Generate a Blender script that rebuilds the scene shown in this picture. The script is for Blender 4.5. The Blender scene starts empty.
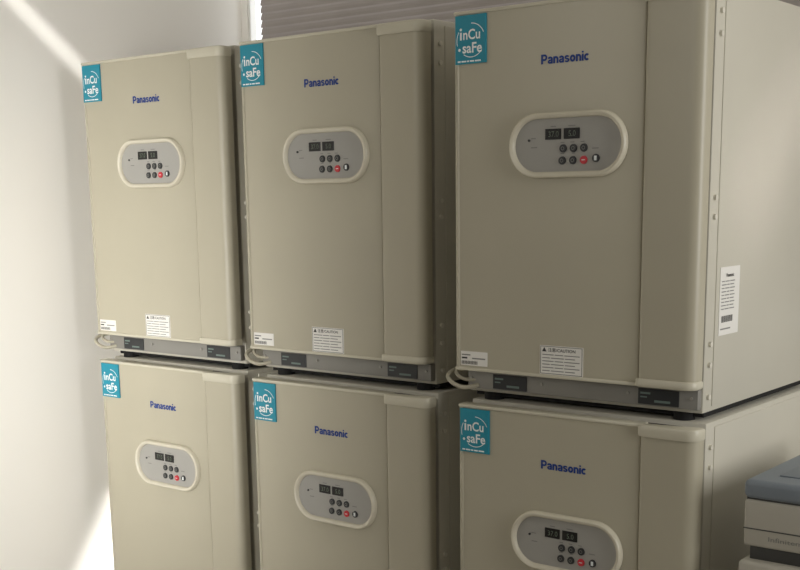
import bpy, bmesh, math
from mathutils import Matrix, Vector

scene = bpy.context.scene
COL = scene.collection
scene.view_settings.view_transform = 'Standard'
scene.view_settings.look = 'None'

# ------------------------------------------------------------------ materials
def srgb(r, g, b):
    def f(c):
        c /= 255.0
        return c / 12.92 if c <= 0.04045 else ((c + 0.055) / 1.055) ** 2.4
    return (f(r), f(g), f(b), 1.0)

def mat(name, rgb, rough=0.5, metal=0.0, var=0.03, scale=6.0, bump=0.0, bscale=300.0, emit=None, es=0.0):
    m = bpy.data.materials.new(name)
    m.use_nodes = True
    nt = m.node_tree
    b = nt.nodes['Principled BSDF']
    tc = nt.nodes.new('ShaderNodeTexCoord')
    n = nt.nodes.new('ShaderNodeTexNoise')
    n.inputs['Scale'].default_value = scale
    n.inputs['Detail'].default_value = 3
    nt.links.new(tc.outputs['Object'], n.inputs['Vector'])
    r = nt.nodes.new('ShaderNodeValToRGB')
    c = srgb(*rgb)
    lo = tuple(x * (1 - var) for x in c[:3]) + (1,)
    hi = tuple(min(1, x * (1 + var)) for x in c[:3]) + (1,)
    r.color_ramp.elements[0].position = 0.3
    r.color_ramp.elements[0].color = lo
    r.color_ramp.elements[1].position = 0.7
    r.color_ramp.elements[1].color = hi
    nt.links.new(n.outputs['Fac'], r.inputs['Fac'])
    nt.links.new(r.outputs['Color'], b.inputs['Base Color'])
    b.inputs['Roughness'].default_value = rough
    b.inputs['Metallic'].default_value = metal
    if bump > 0:
        n2 = nt.nodes.new('ShaderNodeTexNoise')
        n2.inputs['Scale'].default_value = bscale
        nt.links.new(tc.outputs['Object'], n2.inputs['Vector'])
        bp = nt.nodes.new('ShaderNodeBump')
        bp.inputs['Strength'].default_value = bump
        bp.inputs['Distance'].default_value = 0.001
        nt.links.new(n2.outputs['Fac'], bp.inputs['Height'])
        nt.links.new(bp.outputs['Normal'], b.inputs['Normal'])
    if emit:
        b.inputs['Emission Color'].default_value = srgb(*emit)
        b.inputs['Emission Strength'].default_value = es
    return m

M = {}
M['door'] = mat('door_paint', (181, 175, 155), 0.38, var=0.015, bump=0.06, bscale=500)
M['trim'] = mat('trim_plastic', (203, 198, 179), 0.36, var=0.015)
M['body'] = mat('body_paint', (200, 196, 182), 0.5, var=0.015, bump=0.06, bscale=500)
M['frame'] = mat('frame_steel', (142, 140, 134), 0.48, metal=0.15, var=0.03)
M['black'] = mat('black_rubber_and_gap_shade', (14, 13, 12), 0.8)  # rubber of feet and gasket, also the dark shade under the units
M['dark'] = mat('dark_plastic', (42, 44, 46), 0.35)
M['ring'] = mat('bezel_plastic', (212, 206, 187), 0.25, var=0.01)
M['panel'] = mat('panel_film', (165, 163, 157), 0.5, var=0.01)
M['disp'] = mat('display_glass', (14, 14, 14), 0.25)
M['digit'] = mat('display_digit', (98, 108, 94), 0.5)
M['red'] = mat('red_button', (205, 50, 60), 0.4)
M['white'] = mat('label_white', (236, 234, 228), 0.5, var=0.01)
M['ink'] = mat('label_ink', (50, 48, 46), 0.6)
M['teal'] = mat('sticker_teal', (14, 140, 164), 0.4, var=0.02)
M['swhite'] = mat('sticker_white', (240, 245, 245), 0.4, var=0.01)
M['blue'] = mat('lettering_blue', (0, 54, 134), 0.5, var=0.02)
M['green'] = mat('plate_print', (110, 128, 122), 0.5)
M['hose'] = mat('cable_sheath', (180, 174, 155), 0.5)
M['screw'] = mat('screw_head', (222, 218, 205), 0.35, metal=0.1)
M['bolt'] = mat('plinth_bolt', (160, 157, 150), 0.4, metal=0.3)
M['slate'] = mat('slate_lid', (124, 133, 142), 0.45)
M['cream'] = mat('cream_housing', (184, 180, 168), 0.45)
M['grey'] = mat('grey_housing', (72, 72, 70), 0.5)
M['faint'] = mat('faint_print', (132, 132, 128), 0.5)
M['wall'] = mat('wall_paint', (246, 243, 236), 0.8, var=0.01, scale=1.5)
M['floor'] = mat('floor_vinyl', (185, 180, 172), 0.4, var=0.05)
M['ceil'] = mat('ceiling_paint', (225, 222, 214), 0.9)
M['slat'] = mat('blind_slat', (164, 157, 152), 0.6)
M['winframe'] = mat('window_frame_paint', (240, 240, 235), 0.5)
M['glass'] = mat('window_pane_glow', (200, 200, 200), 0.3, emit=(240, 242, 245), es=1.6)  # pane glows by itself, standing in for daylight outside

# ------------------------------------------------------------------ mesh builder
class MB:
    def __init__(self):
        self.v = []; self.f = []; self.m = []; self.mats = []
    def mi(self, key):
        if key not in self.mats: self.mats.append(key)
        return self.mats.index(key)
    def add(self, verts, faces, key):
        o = len(self.v); k = self.mi(key)
        self.v += [tuple(p) for p in verts]
        for f in faces:
            self.f.append([i + o for i in f]); self.m.append(k)
    def bm(self, bmx, key):
        bmx.verts.index_update()
        self.add([v.co[:] for v in bmx.verts], [[v.index for v in f.verts] for f in bmx.faces], key)
        bmx.free()
    def box(self, x0, x1, y0, y1, z0, z1, key, bev=0.0, seg=2):
        b = bmesh.new()
        bmesh.ops.create_cube(b, size=1.0)
        for v in b.verts:
            v.co = Vector(((x0 + x1) / 2 + v.co.x * (x1 - x0), (y0 + y1) / 2 + v.co.y * (y1 - y0), (z0 + z1) / 2 + v.co.z * (z1 - z0)))
        if bev > 0:
            bmesh.ops.bevel(b, geom=b.edges[:], offset=bev, segments=seg, affect='EDGES', profile=0.5)
        self.bm(b, key)
    def cyl(self, c, r, h, axis, key, n=20, r2=None):
        b = bmesh.new()
        bmesh.ops.create_cone(b, cap_ends=True, segments=n, radius1=r, radius2=r if r2 is None else r2, depth=h)
        if axis == 'y': R = Matrix.Rotation(math.radians(90), 4, 'X')
        elif axis == 'x': R = Matrix.Rotation(math.radians(90), 4, 'Y')
        else: R = Matrix.Identity(4)
        bmesh.ops.transform(b, matrix=Matrix.Translation(c) @ R, verts=b.verts[:])
        self.bm(b, key)
    def prism(self, prof, z0, z1, key):
        n = len(prof)
        v = [(x, y, z0) for x, y in prof] + [(x, y, z1) for x, y in prof]
        f = [[i, (i + 1) % n, n + (i + 1) % n, n + i] for i in range(n)]
        f += [list(range(n))[::-1], list(range(n, 2 * n))]
        self.add(v, f, key)
    def tube(self, pts, r, key, n=10):
        P = [Vector(p) for p in pts]; rings = []
        N = len(P)
        for i in range(N):
            a = P[i - 1] if i > 0 else P[i]
            c = P[i + 1] if i < N - 1 else P[i]
            t = (c - a).normalized()
            u = t.cross(Vector((0, 0, 1)))
            if u.length < 1e-3: u = t.cross(Vector((0, 1, 0)))
            u.normalize(); w = t.cross(u)
            rings.append([P[i] + u * r * math.cos(2 * math.pi * k / n) + w * r * math.sin(2 * math.pi * k / n) for k in range(n)])
        v = [p for rg in rings for p in rg]; f = []
        for i in range(N - 1):
            j = i + 1
            for k in range(n):
                f.append([i * n + k, i * n + (k + 1) % n, j * n + (k + 1) % n, j * n + k])
        self.add(v, f, key)
    def arc(self, cx, cz, r, a0, a1, w, y, key, n=28, sx=1.0):
        v = []; f = []
        for i in range(n + 1):
            a = math.radians(a0 + (a1 - a0) * i / n)
            for rr in (r - w / 2, r + w / 2):
                v.append((cx + sx * rr * math.cos(a), y, cz + rr * math.sin(a)))
        for i in range(n): f.append([2 * i, 2 * i + 1, 2 * i + 3, 2 * i + 2])
        self.add(v, f, key)
    def text(self, s, cx, cz, y, w, h, key, bold=0.0, side=False, spacing=1.0):
        cu = bpy.data.curves.new('tmp', 'FONT'); cu.body = s; cu.size = 1.0
        cu.offset = bold; cu.space_character = spacing
        cu.resolution_u = 3
        o = bpy.data.objects.new('tmp', cu); COL.objects.link(o)
        bpy.context.view_layer.update()
        dg = bpy.context.evaluated_depsgraph_get()
        me = bpy.data.meshes.new_from_object(o.evaluated_get(dg))
        xs = [v.co.x for v in me.vertices]; ys = [v.co.y for v in me.vertices]
        if xs:
            x0, x1, y0, y1 = min(xs), max(xs), min(ys), max(ys)
            sx = w / (x1 - x0)
            sy = h / (y1 - y0) if h else sx
            V = []
            for v in me.vertices:
                a = (v.co.x - (x0 + x1) / 2) * sx; c = (v.co.y - (y0 + y1) / 2) * sy
                V.append((y, cx + a, cz + c) if side else (cx + a, y, cz + c))
            self.add(V, [list(p.vertices) for p in me.polygons], key)
        bpy.data.objects.remove(o); bpy.data.curves.remove(cu); bpy.data.meshes.remove(me)
    def strokes(self, paths, x0, z0, sx, sz, y, key):
        for k, (pts, t) in enumerate(paths):
            P = [Vector((p[0], p[1])) for p in pts]; N = len(P); L = []; R = []
            for i in range(N):
                a = P[max(i - 1, 0)]; c = P[min(i + 1, N - 1)]
                d = (c - a).normalized(); nn = Vector((-d.y, d.x))
                L.append(P[i] + nn * t / 2); R.append(P[i] - nn * t / 2)
            yy = y - 0.00001 * k
            v = [(x0 + p.x * sx, yy, z0 + p.y * sz) for q in zip(L, R) for p in q]
            f = [[2 * i, 2 * i + 1, 2 * i + 3, 2 * i + 2] for i in range(N - 1)]
            self.add(v, f, key)
    def build(self, name, parent=None, label=None, smooth=True):
        me = bpy.data.meshes.new(name)
        me.from_pydata(self.v, [], self.f)
        for k in self.mats: me.materials.append(M[k])
        for p, k in zip(me.polygons, self.m): p.material_index = k
        if smooth:
            for p in me.polygons: p.use_smooth = True
            me.set_sharp_from_angle(angle=math.radians(35))
        me.update()
        o = bpy.data.objects.new(name, me); COL.objects.link(o)
        if parent: o.parent = parent
        if label: o['label'] = label
        return o

def ell(cx, cy, rx, ry, a0, a1, n=18):
    return [(cx + rx * math.cos(math.radians(a0 + (a1 - a0) * i / n)), cy + ry * math.sin(math.radians(a0 + (a1 - a0) * i / n))) for i in range(n + 1)]

def glyph(ch):
    if ch == 'P':
        return [([(.12, 0), (.12, 1)], .24), ([(.1, .90), (.42, .90)] + ell(.42, .665, .20, .235, 90, -90) + [(.1, .43)], .21)], .73
    if ch == 'a':
        return [(ell(.29, .47, .20, .165, 165, 0) + [(.49, .3), (.49, 0)], .21), (ell(.27, .205, .175, .125, 60, 330), .18), ([(.30, .375), (.5, .375)], .13)], .60
    if ch == 'n':
        return [([(.11, 0), (.11, .72)], .22), (ell(.30, .40, .20, .225, 180, 0) + [(.50, .2), (.50, 0)], .22)], .61
    if ch == 's':
        return [(ell(.28, .505, .185, .130, 15, 255) + ell(.28, .215, .20, .130, 75, -165), .185)], .57
    if ch == 'o':
        return [(ell(.31, .36, .21, .255, 0, 360, 30), .22)], .63
    if ch == 'i':
        return [([(.11, 0), (.11, .72)], .22), ([(.11, .82), (.11, 1.0)], .22)], .22
    if ch == 'c':
        return [(ell(.31, .36, .21, .255, 42, 318, 26), .22)], .56

def stadium(cx, cz, w, h, n=16):
    r = h / 2; hw = w / 2 - r; pts = []
    for i in range(n + 1):
        a = -math.pi / 2 + math.pi * i / n
        pts.append((cx + hw + r * math.cos(a), cz + r * math.sin(a)))
    for i in range(n + 1):
        a = math.pi / 2 + math.pi * i / n
        pts.append((cx - hw + r * math.cos(a), cz + r * math.sin(a)))
    return pts

# ------------------------------------------------------------------ incubator
W = 0.624; D = 0.71; H0 = 0.0673; H1 = 0.895
DT = 0.034        # door thickness
SM = 0.491        # seam between main panel and side strip

def build_incubator():
    root = bpy.data.objects.new('incubator', None); COL.objects.link(root)
    root.empty_display_size = 0.1
    b = MB()
    b.box(0.004, W - 0.004, 0.052, D, 0.010, 0.900, 'body', 0.004)
    b.box(0.020, W - 0.020, DT - 0.002, 0.054, H0 + 0.006, H1 - 0.006, 'black')
    b.box(W - 0.006, W - 0.0015, 0.094, D - 0.02, 0.022, 0.888, 'body', 0.0015)
    b.box(0.0015, 0.006, 0.094, D - 0.02, 0.022, 0.888, 'body', 0.0015)
    for z in (0.845, 0.80, 0.47, 0.43, 0.16, 0.115, 0.045):
        b.cyl((W - 0.002, 0.073, z), 0.006, 0.008, 'x', 'screw', 14)
    b.build('body', root)
    # door
    b = MB()
    prof = [(0.0, DT), (0.0, 0.012)]
    for i in range(7):
        a = math.pi + math.pi / 2 * i / 6
        prof.append((0.011 + 0.011 * math.cos(a), 0.008 + 0.011 * math.sin(a)))
    prof += [(0.0125, -0.003), (0.015, 0.0), (SM - 0.006, 0.0), (SM - 0.002, 0.0014), (SM - 0.001, 0.0035), (W - 0.008, 0.0035), (W - 0.008, DT)]
    b.prism(prof, H0 + 0.004, H1 - 0.004, 'door')
    door = b.build('door', root)
    def strip(off):
        pr = [(SM - off, 0.0055)]
        for i in range(9):
            a = math.pi + math.pi / 2 * i / 8
            pr.append((SM + 0.010 - off + 0.010 * math.cos(a), 0.003 + 0.0068 * math.sin(a) - off))
        pr.append((SM + 0.016, -0.0040 - off)); pr.append((W - 0.036, -0.0048 - off))
        for i in range(9):
            a = -math.pi / 2 + math.pi / 2 * i / 8
            pr.append((W - 0.026 + 0.026 * math.cos(a) + off * 0.5, 0.018 + 0.0225 * math.sin(a) - off))
        pr += [(W + off * 0.5, DT)]
        return pr
    b = MB()
    b.prism(strip(0), H0 + 0.012, H1 - 0.02, 'door')
    b.build('side_strip', door)
    pf = strip(0.005); n = len(pf)
    def cap(zs, nm):
        b = MB(); rows = []
        for z, ins in zs:
            cx = 0.555; cy = 0.014
            rows.append([(cx + (x - cx) * (1 - ins), cy + (y - cy) * (1 - ins * 3), z) for x, y in pf])
        v = [p for r in rows for p in r]; f = []
        for r in range(len(rows) - 1):
            for i in range(n):
                j = (i + 1) % n
                f.append([r * n + i, r * n + j, (r + 1) * n + j, (r + 1) * n + i])
        f += [list(range(n))[::-1], [(len(rows) - 1) * n + i for i in range(n)]]
        b.add(v, f, 'trim')
        b.build(nm, door)
    cap([(H1 - 0.027, 0.025), (H1 - 0.023, 0.0), (H1 - 0.006, 0.0), (H1 - 0.002, 0.02), (H1, 0.07)], 'strip_head_cap')
    cap([(H0, 0.05), (H0 + 0.003, 0.01), (H0 + 0.006, 0), (H0 + 0.015, 0.0), (H0 + 0.018, 0.025)], 'strip_foot_cap')
    b = MB(); b.box(0.001, SM + 0.002, -0.0035, DT - 0.001, H1 - 0.008, H1, 'trim', 0.0025); b.build('head_moulding', door)
    b = MB(); b.box(0.001, SM + 0.002, -0.0035, DT - 0.001, H0, H0 + 0.008, 'trim', 0.0025); b.build('foot_moulding', door)
    # logo sticker
    b = MB()
    b.box(0.007, 0.092, -0.0042, -0.0004, 0.778, 0.885, 'teal')
    y = -0.0046
    b.box(0.0205, 0.0253, y, y + 0.0006, 0.8310, 0.8480, 'swhite')
    b.arc(0.0229, 0.8540, 0.0016, 0, 360, 0.0032, y, 'swhite', 12)
    b.text('nCu', 0.0530, 0.8425, y, 0.0470, 0.0232, 'swhite', bold=0.02)
    b.text('saFe', 0.0545, 0.8130, y, 0.0540, 0.0232, 'swhite', bold=0.02)
    b.arc(0.0190, 0.8095, 0.0018, 0, 360, 0.0034, y, 'swhite', 12)
    b.arc(0.052, 0.829, 0.0400, 150, 195, 0.0018, y - 0.0001, 'swhite')
    b.arc(0.052, 0.829, 0.0375, 25, 90, 0.0018, y - 0.0001, 'swhite')
    b.arc(0.052, 0.829, 0.0365, -125, -45, 0.0018, y - 0.0001, 'swhite')
    x = 0.014
    for k, wd in enumerate((0.008, 0.013, 0.006, 0.011, 0.016)):
        b.box(x, x + wd, y, y + 0.001, 0.7820, 0.7853, 'swhite'); x += wd + 0.0025
    b.build('logo_sticker', door, 'square teal sticker with white lettering', smooth=False)
    # brand lettering
    b = MB()
    word = 'Panasonic'; gap = 0.05
    total = sum(glyph(c)[1] for c in word) + gap * (len(word) - 1)
    sx = 0.120 / total; x = 0.2365
    for c in word:
        g, adv = glyph(c)
        b.strokes(g, x, 0.7622, sx, 0.0205, -0.0008, 'blue')
        x += (adv + gap) * sx
    b.build('brand_lettering', door, 'bold dark blue lettering', smooth=False)
    # caution label
    b = MB()
    b.box(0.240, 0.3535, -0.001, 0.001, 0.0755, 0.142, 'white')
    y = -0.0014
    b.add([(0.246, y, 0.128), (0.258, y, 0.128), (0.252, y, 0.138)], [[0, 1, 2]], 'ink')
    b.text('注意/CAUTION', 0.298, 0.1325, y, 0.072, 0.0095, 'ink', bold=0.01)
    for k in range(6):
        z = 0.121 - k * 0.0074
        xs = 0.247
        for wd in ((0.03, 0.022, 0.04) if k % 2 == 0 else (0.02, 0.034, 0.026)):
            b.box(xs, xs + wd, y, y + 0.0006, z - 0.0010, z + 0.0010, 'faint'); xs += wd + 0.003
    for xa, xb, za, zb in ((0.242, 0.3515, 0.077, 0.078), (0.242, 0.3515, 0.1395, 0.1405), (0.242, 0.243, 0.077, 0.1405), (0.3505, 0.3515, 0.077, 0.1405)):
        b.box(xa, xb, y, y + 0.0006, za, zb, 'ink')
    b.build('caution_label', door, 'white caution label with fine print', smooth=False)
    b = MB()
    b.box(0.017, 0.094, -0.001, 0.001, 0.080, 0.114, 'white')
    y = -0.0014
    b.box(0.020, 0.045, y, y + .0006, 0.104, 0.107, 'faint')
    b.box(0.020, 0.036, y, y + .0006, 0.096, 0.100, 'ink')
    x = 0.020
    for k in range(16):
        wd = (0.0012, 0.002, 0.0008)[k % 3]
        b.box(x, x + wd, y, y + .0006, 0.083, 0.091, 'ink'); x += wd + 0.0016
    b.box(0.050, 0.088, y, y + .0006, 0.096, 0.099, 'faint')
    b.build('serial_label', door, 'small white barcode label', smooth=False)

    # control panel
    PX, PZ = 0.307, 0.588
    b = MB()
    steps = [(0.0, -0.0005), (0.0005, -0.009), (0.0020, -0.0128), (0.0045, -0.0145), (0.0075, -0.0143), (0.0108, -0.0124), (0.0130, -0.009), (0.0138, -0.004)]
    rows = []
    for ins, y in steps:
        rows.append([(x, y, z) for x, z in stadium(PX, PZ, 0.296 - 2 * ins, 0.142 - 2 * ins, 20)])
    n2 = len(rows[0]); v = [p for r in rows for p in r]; f = []
    for r in range(len(rows) - 1):
        for i in range(n2):
            j = (i + 1) % n2
            f.append([r * n2 + i, r * n2 + j, (r + 1) * n2 + j, (r + 1) * n2 + i])
    b.add(v, f, 'ring')
    last = stadium(PX, PZ, 0.269, 0.115, 20)
    b.add([(x, -0.004, z) for x, z in last], [list(range(len(last)))], 'panel')
    y = -0.0044
    dx = PX - 0.2975; dz = PZ - 0.591
    for (xa, za, wd) in ((0.255, 0.630, 0.014), (0.300, 0.630, 0.018), (0.281, 0.595, 0.010), (0.306, 0.595, 0.010), (0.331, 0.595, 0.010),
                         (0.205, 0.606, 0.012), (0.205, 0.586, 0.016), (0.281, 0.571, 0.010), (0.31, 0.571, 0.008), (0.36, 0.58, 0.016)):
        b.box(xa + dx, xa + wd + dx, y, y + 0.0003, za + dz, za + 0.0022 + dz, 'faint')
    cp = b.build('control_panel', root, 'oval grey keypad panel with cream bezel')
    for x, t in ((0.262, '37.0'), (0.309, '5.0')):
        x += dx
        b = MB()
        b.box(x - 0.02, x + 0.02, -0.006, -0.003, 0.603 + dz, 0.626 + dz, 'disp', 0.0008)
        b.text(t, x + 0.002, 0.6145 + dz, -0.0064, 0.026 if len(t) == 4 else 0.018, 0.012, 'digit')
        b.build('display', cp, smooth=False)
    for (x, z, k) in ((0.288, 0.583, 'dark'), (0.314, 0.583, 'dark'), (0.340, 0.583, 'dark'),
                      (0.286, 0.557, 'dark'), (0.313, 0.557, 'dark'), (0.340, 0.557, 'red'), (0.370, 0.560, 'dark')):
        x += dx; z += dz
        b = MB()
        b.cyl((x, -0.005, z), 0.0092, 0.004, 'y', k, 24, 0.0085)
        if abs(x - 0.370 - dx) < 1e-6:
            b.box(x - 0.003, x + 0.003, -0.0076, -0.007, z - 0.005, z + 0.005, 'swhite')
        elif k == 'dark':
            b.arc(x, z, 0.0035, 0, 360, 0.0012, -0.0074, 'faint', 14)
        else:
            b.box(x - 0.004, x + 0.004, -0.0076, -0.007, z - 0.0008, z + 0.0008, 'swhite')
        b.build('button', cp, {'red': 'round red button', 'dark': 'round black button'}[k])
    b = MB()
    b.cyl((0.200 + dx, -0.005, 0.603 + dz), 0.0028, 0.003, 'y', 'dark', 12)
    b.build('indicator_light', cp)

    # base frame
    b = MB()
    b.box(0.014, W - 0.008, 0.034, 0.053, 0.020, H0 - 0.004, 'frame', 0.0015)
    b.box(0.012, W - 0.012, 0.075, D - 0.03, -0.002, 0.021, 'black')  # black skirt added as shade, keeps the gap under the unit dark
    for x in (0.024, 0.225, 0.45, W - 0.022):
        b.cyl((x, 0.0325, 0.045), 0.0035, 0.004, 'y', 'bolt', 12)
    fr = b.build('base_frame', root, 'grey steel plinth below the door')
    for x0, x1 in ((0.088, 0.183), (0.475, 0.573)):
        b = MB()
        b.box(x0, x1, 0.0315, 0.0345, 0.023, 0.058, 'dark', 0.001)
        b.box(x0 + .006, x0 + .030, 0.0310, 0.032, 0.046, 0.050, 'green')
        b.box(x0 + .006, x0 + .022, 0.0310, 0.032, 0.038, 0.041, 'green')
        b.box(x0 + .04, x1 - .02, 0.0310, 0.032, 0.029, 0.034, 'green')
        b.build('rating_plate', fr, 'dark printed rating plate', smooth=False)
    for x in (0.06, W - 0.06):
        for yy in (0.080, D - 0.07):
            b = MB()
            b.cyl((x, yy, 0.004), 0.024, 0.028, 'z', 'black', 24)
            b.build('foot', fr, 'black rubber levelling foot')
    return root

def cable(root):
    for ctrl, rad in (([(0.045, 0.037, 0.028), (0.015, 0.018, 0.022), (-0.015, 0.012, 0.030), (-0.036, 0.018, 0.046), (-0.036, 0.05, 0.058), (-0.016, 0.10, 0.055), (-0.012, 0.2, 0.03)], 0.0052),
                      ([(0.040, 0.040, 0.040), (0.010, 0.030, 0.040), (-0.014, 0.030, 0.048), (-0.026, 0.045, 0.060), (-0.018, 0.09, 0.068), (-0.012, 0.18, 0.05)], 0.0045)):
        b = MB(); pts = []
        P = [Vector(p) for p in ctrl]
        for i in range(len(P) - 1):
            p0 = P[max(i - 1, 0)]; p1 = P[i]; p2 = P[i + 1]; p3 = P[min(i + 2, len(P) - 1)]
            for k in range(8):
                t = k / 8
                pts.append(0.5 * ((2 * p1) + (p2 - p0) * t + (2 * p0 - 5 * p1 + 4 * p2 - p3) * t * t + (3 * p1 - p0 - 3 * p2 + p3) * t ** 3))
        b.tube(pts, rad, 'hose')
        b.build('cable', root, 'greyish cream loop of cable at the plinth')

def tree(o):
    r = [o]
    for c in o.children: r += tree(c)
    return r

def copy_tree(root):
    mp = {}
    for o in tree(root):
        c = o.copy()
        COL.objects.link(c)
        if o.parent in mp:
            c.parent = mp[o.parent]
        mp[o] = c
    return mp[root]

unit = build_incubator()
cols = [(-1.4331, 0.0448, -0.0126, 0.0026, 0.0017),
        (-0.7340, 0.0309, -0.0123, 0.0113, -0.0083),
        (0.0, 0.0, 0.0, 0.0103, -0.0019)]
labs = [("beige steel incubator stacked on another, beside the white wall", "beige steel incubator standing on the floor beside the white wall"),
        ("beige steel incubator stacked on another, middle of the row", "beige steel incubator on the floor, middle of the row"),
        ("beige steel incubator stacked on another, white label on its side", "beige steel incubator on the floor beside slate-lidded lab device")]
first = True
uppers = []
for ci, (ox, oy, a, dx, dy) in enumerate(cols):
    for lv in (1, 0):
        if first: u = unit; first = False
        else: u = copy_tree(unit)
        u.location = (ox + (0 if lv else dx), oy + (0 if lv else dy), 0.91 if lv else 0.0)
        u.rotation_euler = (0, 0, a)
        u['label'] = labs[ci][0 if lv else 1]
        u['category'] = 'lab incubator'
        u['group'] = 'stacked beige laboratory incubators'
        if lv: uppers.append(u)
for u in uppers: cable(u)

# paper label on the side of the end unit
r_up = uppers[2]
bd = [c for c in r_up.children if c.name.startswith('body')][0]
b = MB()
y0 = 0.110
b.box(W - 0.002, W - 0.0000, y0, y0 + 0.103, 0.174, 0.322, 'white')
xx = W + 0.0006
b.text('Panasonic', y0 + 0.05, 0.304, xx, 0.040, 0.008, 'ink', bold=0.02, side=True)
for k in range(9):
    z = 0.290 - k * 0.0075
    yy = y0 + 0.008
    for wd in ((0.024, 0.012, 0.020) if k % 2 else (0.014, 0.022, 0.024)):
        b.box(xx - 0.0004, xx, yy, yy + wd, z, z + 0.0022, 'faint'); yy += wd + 0.004
yy = y0 + 0.012
for k in range(15):
    wd = (0.0014, 0.0024, 0.001)[k % 3]
    b.box(xx - 0.0004, xx, yy, yy + wd, 0.202, 0.216, 'ink'); yy += wd + 0.0024
b.box(xx - 0.0004, xx, y0 + .008, y0 + .06, 0.186, 0.189, 'faint')
b.build('side_label', bd, 'white printed specification label', smooth=False)

# ------------------------------------------------------------------ neighbouring device
dev = bpy.data.objects.new('laboratory_device', None); COL.objects.link(dev)
dev.location = (0.747, -0.01, -0.010)
dev['label'] = "off-white floor-standing lab device with slate blue lid beside incubators"
dev['category'] = 'laboratory device'
b = MB()
b.box(-0.004, 0.46, -0.012, 0.50, 0.02, 0.643, 'cream', 0.008, 3)
b.box(0.03, 0.42, -0.0135, -0.011, 0.10, 0.59, 'grey', 0.001)
for x in (0.04, 0.41):
    for yy in (0.05, 0.44): b.cyl((x, yy, 0.0125), 0.02, 0.025, 'z', 'black')
b.build('cabinet', dev)
b = MB()
b.box(0.01, 0.44, 0.014, 0.48, 0.638, 0.683, 'grey', 0.003)
b.box(0.0, 0.45, 0.0, 0.49, 0.673, 0.774, 'cream', 0.007, 3)
b.box(0.0005, 0.4495, -0.0008, 0.001, 0.7105, 0.7130, 'grey')
b.text('Infinitems', 0.095, 0.6945, -0.0005, 0.08, 0.010, 'faint')
b.build('head_housing', dev)
b = MB()
b.box(-0.002, 0.452, -0.004, 0.49, 0.776, 0.816, 'slate', 0.012, 4)
b.box(0.004, 0.446, 0.004, 0.48, 0.770, 0.778, 'grey')
b.box(0.05, 0.40, 0.06, 0.40, 0.815, 0.819, 'slate', 0.0015)
b.build('lid', dev, 'slate blue lid')

# ------------------------------------------------------------------ room
def struct(o): o['kind'] = 'structure'; return o
ZF = -0.010; ZC = 3.1
XL = -1.56; YB = 0.86
b = MB(); b.box(XL - 0.1, 3.6, -4.0, YB + 0.1, ZF - 0.1, ZF, 'floor'); struct(b.build('floor', smooth=False))
b = MB(); b.box(XL - 0.1, 3.6, -4.0, YB + 0.1, ZC, ZC + 0.1, 'ceil'); struct(b.build('ceiling', smooth=False))
b = MB(); b.box(XL - 0.1, XL, -4.0, YB + 0.1, ZF, ZC, 'wall'); struct(b.build('wall_left', smooth=False))
b = MB()
wx0, wx1, wz0, wz1 = XL + 0.030, 1.2, 1.0, 2.4
b.box(XL, wx0, YB, YB + 0.1, ZF, ZC, 'wall')
b.box(wx1, 3.6, YB, YB + 0.1, ZF, ZC, 'wall')
b.box(wx0, wx1, YB, YB + 0.1, ZF, wz0, 'wall')
b.box(wx0, wx1, YB, YB + 0.1, wz1, ZC, 'wall')
struct(b.build('wall_back', smooth=False))
b = MB()
for xa, xb, za, zb in ((wx0, wx0 + 0.010, wz0, wz1), (wx1 - 0.03, wx1, wz0, wz1), (wx0, wx1, wz0, wz0 + 0.03), (wx0, wx1, wz1 - 0.03, wz1)):
    b.box(xa, xb, YB + 0.005, YB + 0.08, za, zb, 'winframe', 0.002)
b.box(wx0, wx1, YB + 0.035, YB + 0.09, wz0, wz1, 'glass')
z = wz0 + 0.04
while z < wz1 - 0.06:
    x0, x1 = wx0 + 0.055, wx1 - 0.035
    pts = [(YB + 0.011, z), (YB + 0.0130, z + 0.010), (YB + 0.0165, z + 0.020), (YB + 0.022, z + 0.029)]
    v = []
    for (yy, zz) in pts: v += [(x0, yy, zz), (x1, yy, zz)]
    b.add(v, [[0, 1, 3, 2], [2, 3, 5, 4], [4, 5, 7, 6]], 'slat'); z += 0.025
struct(b.build('window_1', smooth=False))

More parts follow.
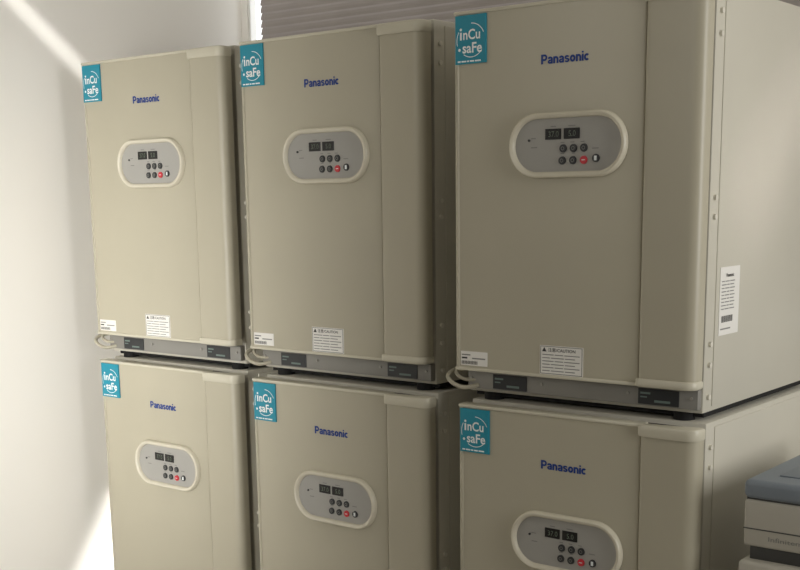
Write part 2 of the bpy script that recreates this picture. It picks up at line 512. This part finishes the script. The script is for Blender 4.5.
# ------------------------------------------------------------------ lights
def area(name, loc, target, sx, sy, e, col, spread=180, along=None):
    l = bpy.data.lights.new(name, 'AREA'); l.shape = 'RECTANGLE'; l.size = sx; l.size_y = sy
    l.energy = e; l.color = col; l.spread = math.radians(spread)
    o = bpy.data.objects.new(name, l); COL.objects.link(o)
    d = (Vector(target) - Vector(loc)).normalized()
    if along is None:
        o.rotation_euler = d.to_track_quat('-Z', 'Y').to_euler(); o.location = loc
    else:
        s = Vector(along).normalized()
        yy = (s - d * s.dot(d)).normalized(); zz = -d; xx = yy.cross(zz)
        o.matrix_world = Matrix(((xx.x, yy.x, zz.x, loc[0]), (xx.y, yy.y, zz.y, loc[1]), (xx.z, yy.z, zz.z, loc[2]), (0, 0, 0, 1)))
    return o
area('window_light', (3.3, -0.35, 1.6), (-1.0, -0.05, 1.1), 1.1, 1.5, 44, (1.0, 0.985, 0.955))
area('front_fill', (-0.5, -3.2, 2.2), (-0.1, 0, 1.2), 1.0, 1.0, 10.5, (1.0, 0.96, 0.90))  # unseen soft fill, added to brighten the door fronts
area('wall_fill', (-0.6, -1.9, 0.9), (-1.56, 0.15, 1.0), 0.6, 1.6, 8.5, (1.0, 0.985, 0.96), 70)  # added fill lamp inside the room that brightens the left wall
area('sun_streak', (-0.1, 0.02, 2.74), (-1.56, 0.02, 1.90), 0.045, 0.75, 0.06, (1.0, 0.98, 0.95), 1.8, along=(0, 0.784, -0.62))
area('sun_streak_low', (-1.05, -1.5, 0.85), (-1.56, 0.14, 0.20), 0.05, 0.42, 0.40, (1.0, 0.99, 0.97), 1.6, along=(0, 0.5, 0.8))
area('sun_patch', (2.9, 0.1, 2.3), (0.62, 0.42, 1.50), 0.16, 0.6, 0.08, (1.0, 0.98, 0.94), 8, along=(0, 0.8, 0.6))
w = bpy.data.worlds.new('world'); scene.world = w; w.use_nodes = True
w.node_tree.nodes['Background'].inputs[0].default_value = (1.0, 0.96, 0.90, 1)
w.node_tree.nodes['Background'].inputs[1].default_value = 0.02

# ------------------------------------------------------------------ camera
ps, t, r, f = -0.6707, 0.1944, -0.0139, 1208.7
fw = Vector((math.sin(ps) * math.cos(t), math.cos(ps) * math.cos(t), -math.sin(t)))
rt = Vector((math.cos(ps), -math.sin(ps), 0)); up = rt.cross(fw)
r2 = rt * math.cos(r) + up * math.sin(r); u2 = up * math.cos(r) - rt * math.sin(r)
cam = bpy.data.cameras.new('camera'); co = bpy.data.objects.new('camera', cam); COL.objects.link(co)
co.matrix_world = Matrix(((r2.x, u2.x, -fw.x, 1.7058), (r2.y, u2.y, -fw.y, -2.3709), (r2.z, u2.z, -fw.z, 1.3875), (0, 0, 0, 1)))
cam.sensor_width = 36; cam.lens = 36 * f / 800
cam.shift_y = (436.2 - 285) / 800
cam.clip_start = 0.05
scene.camera = co
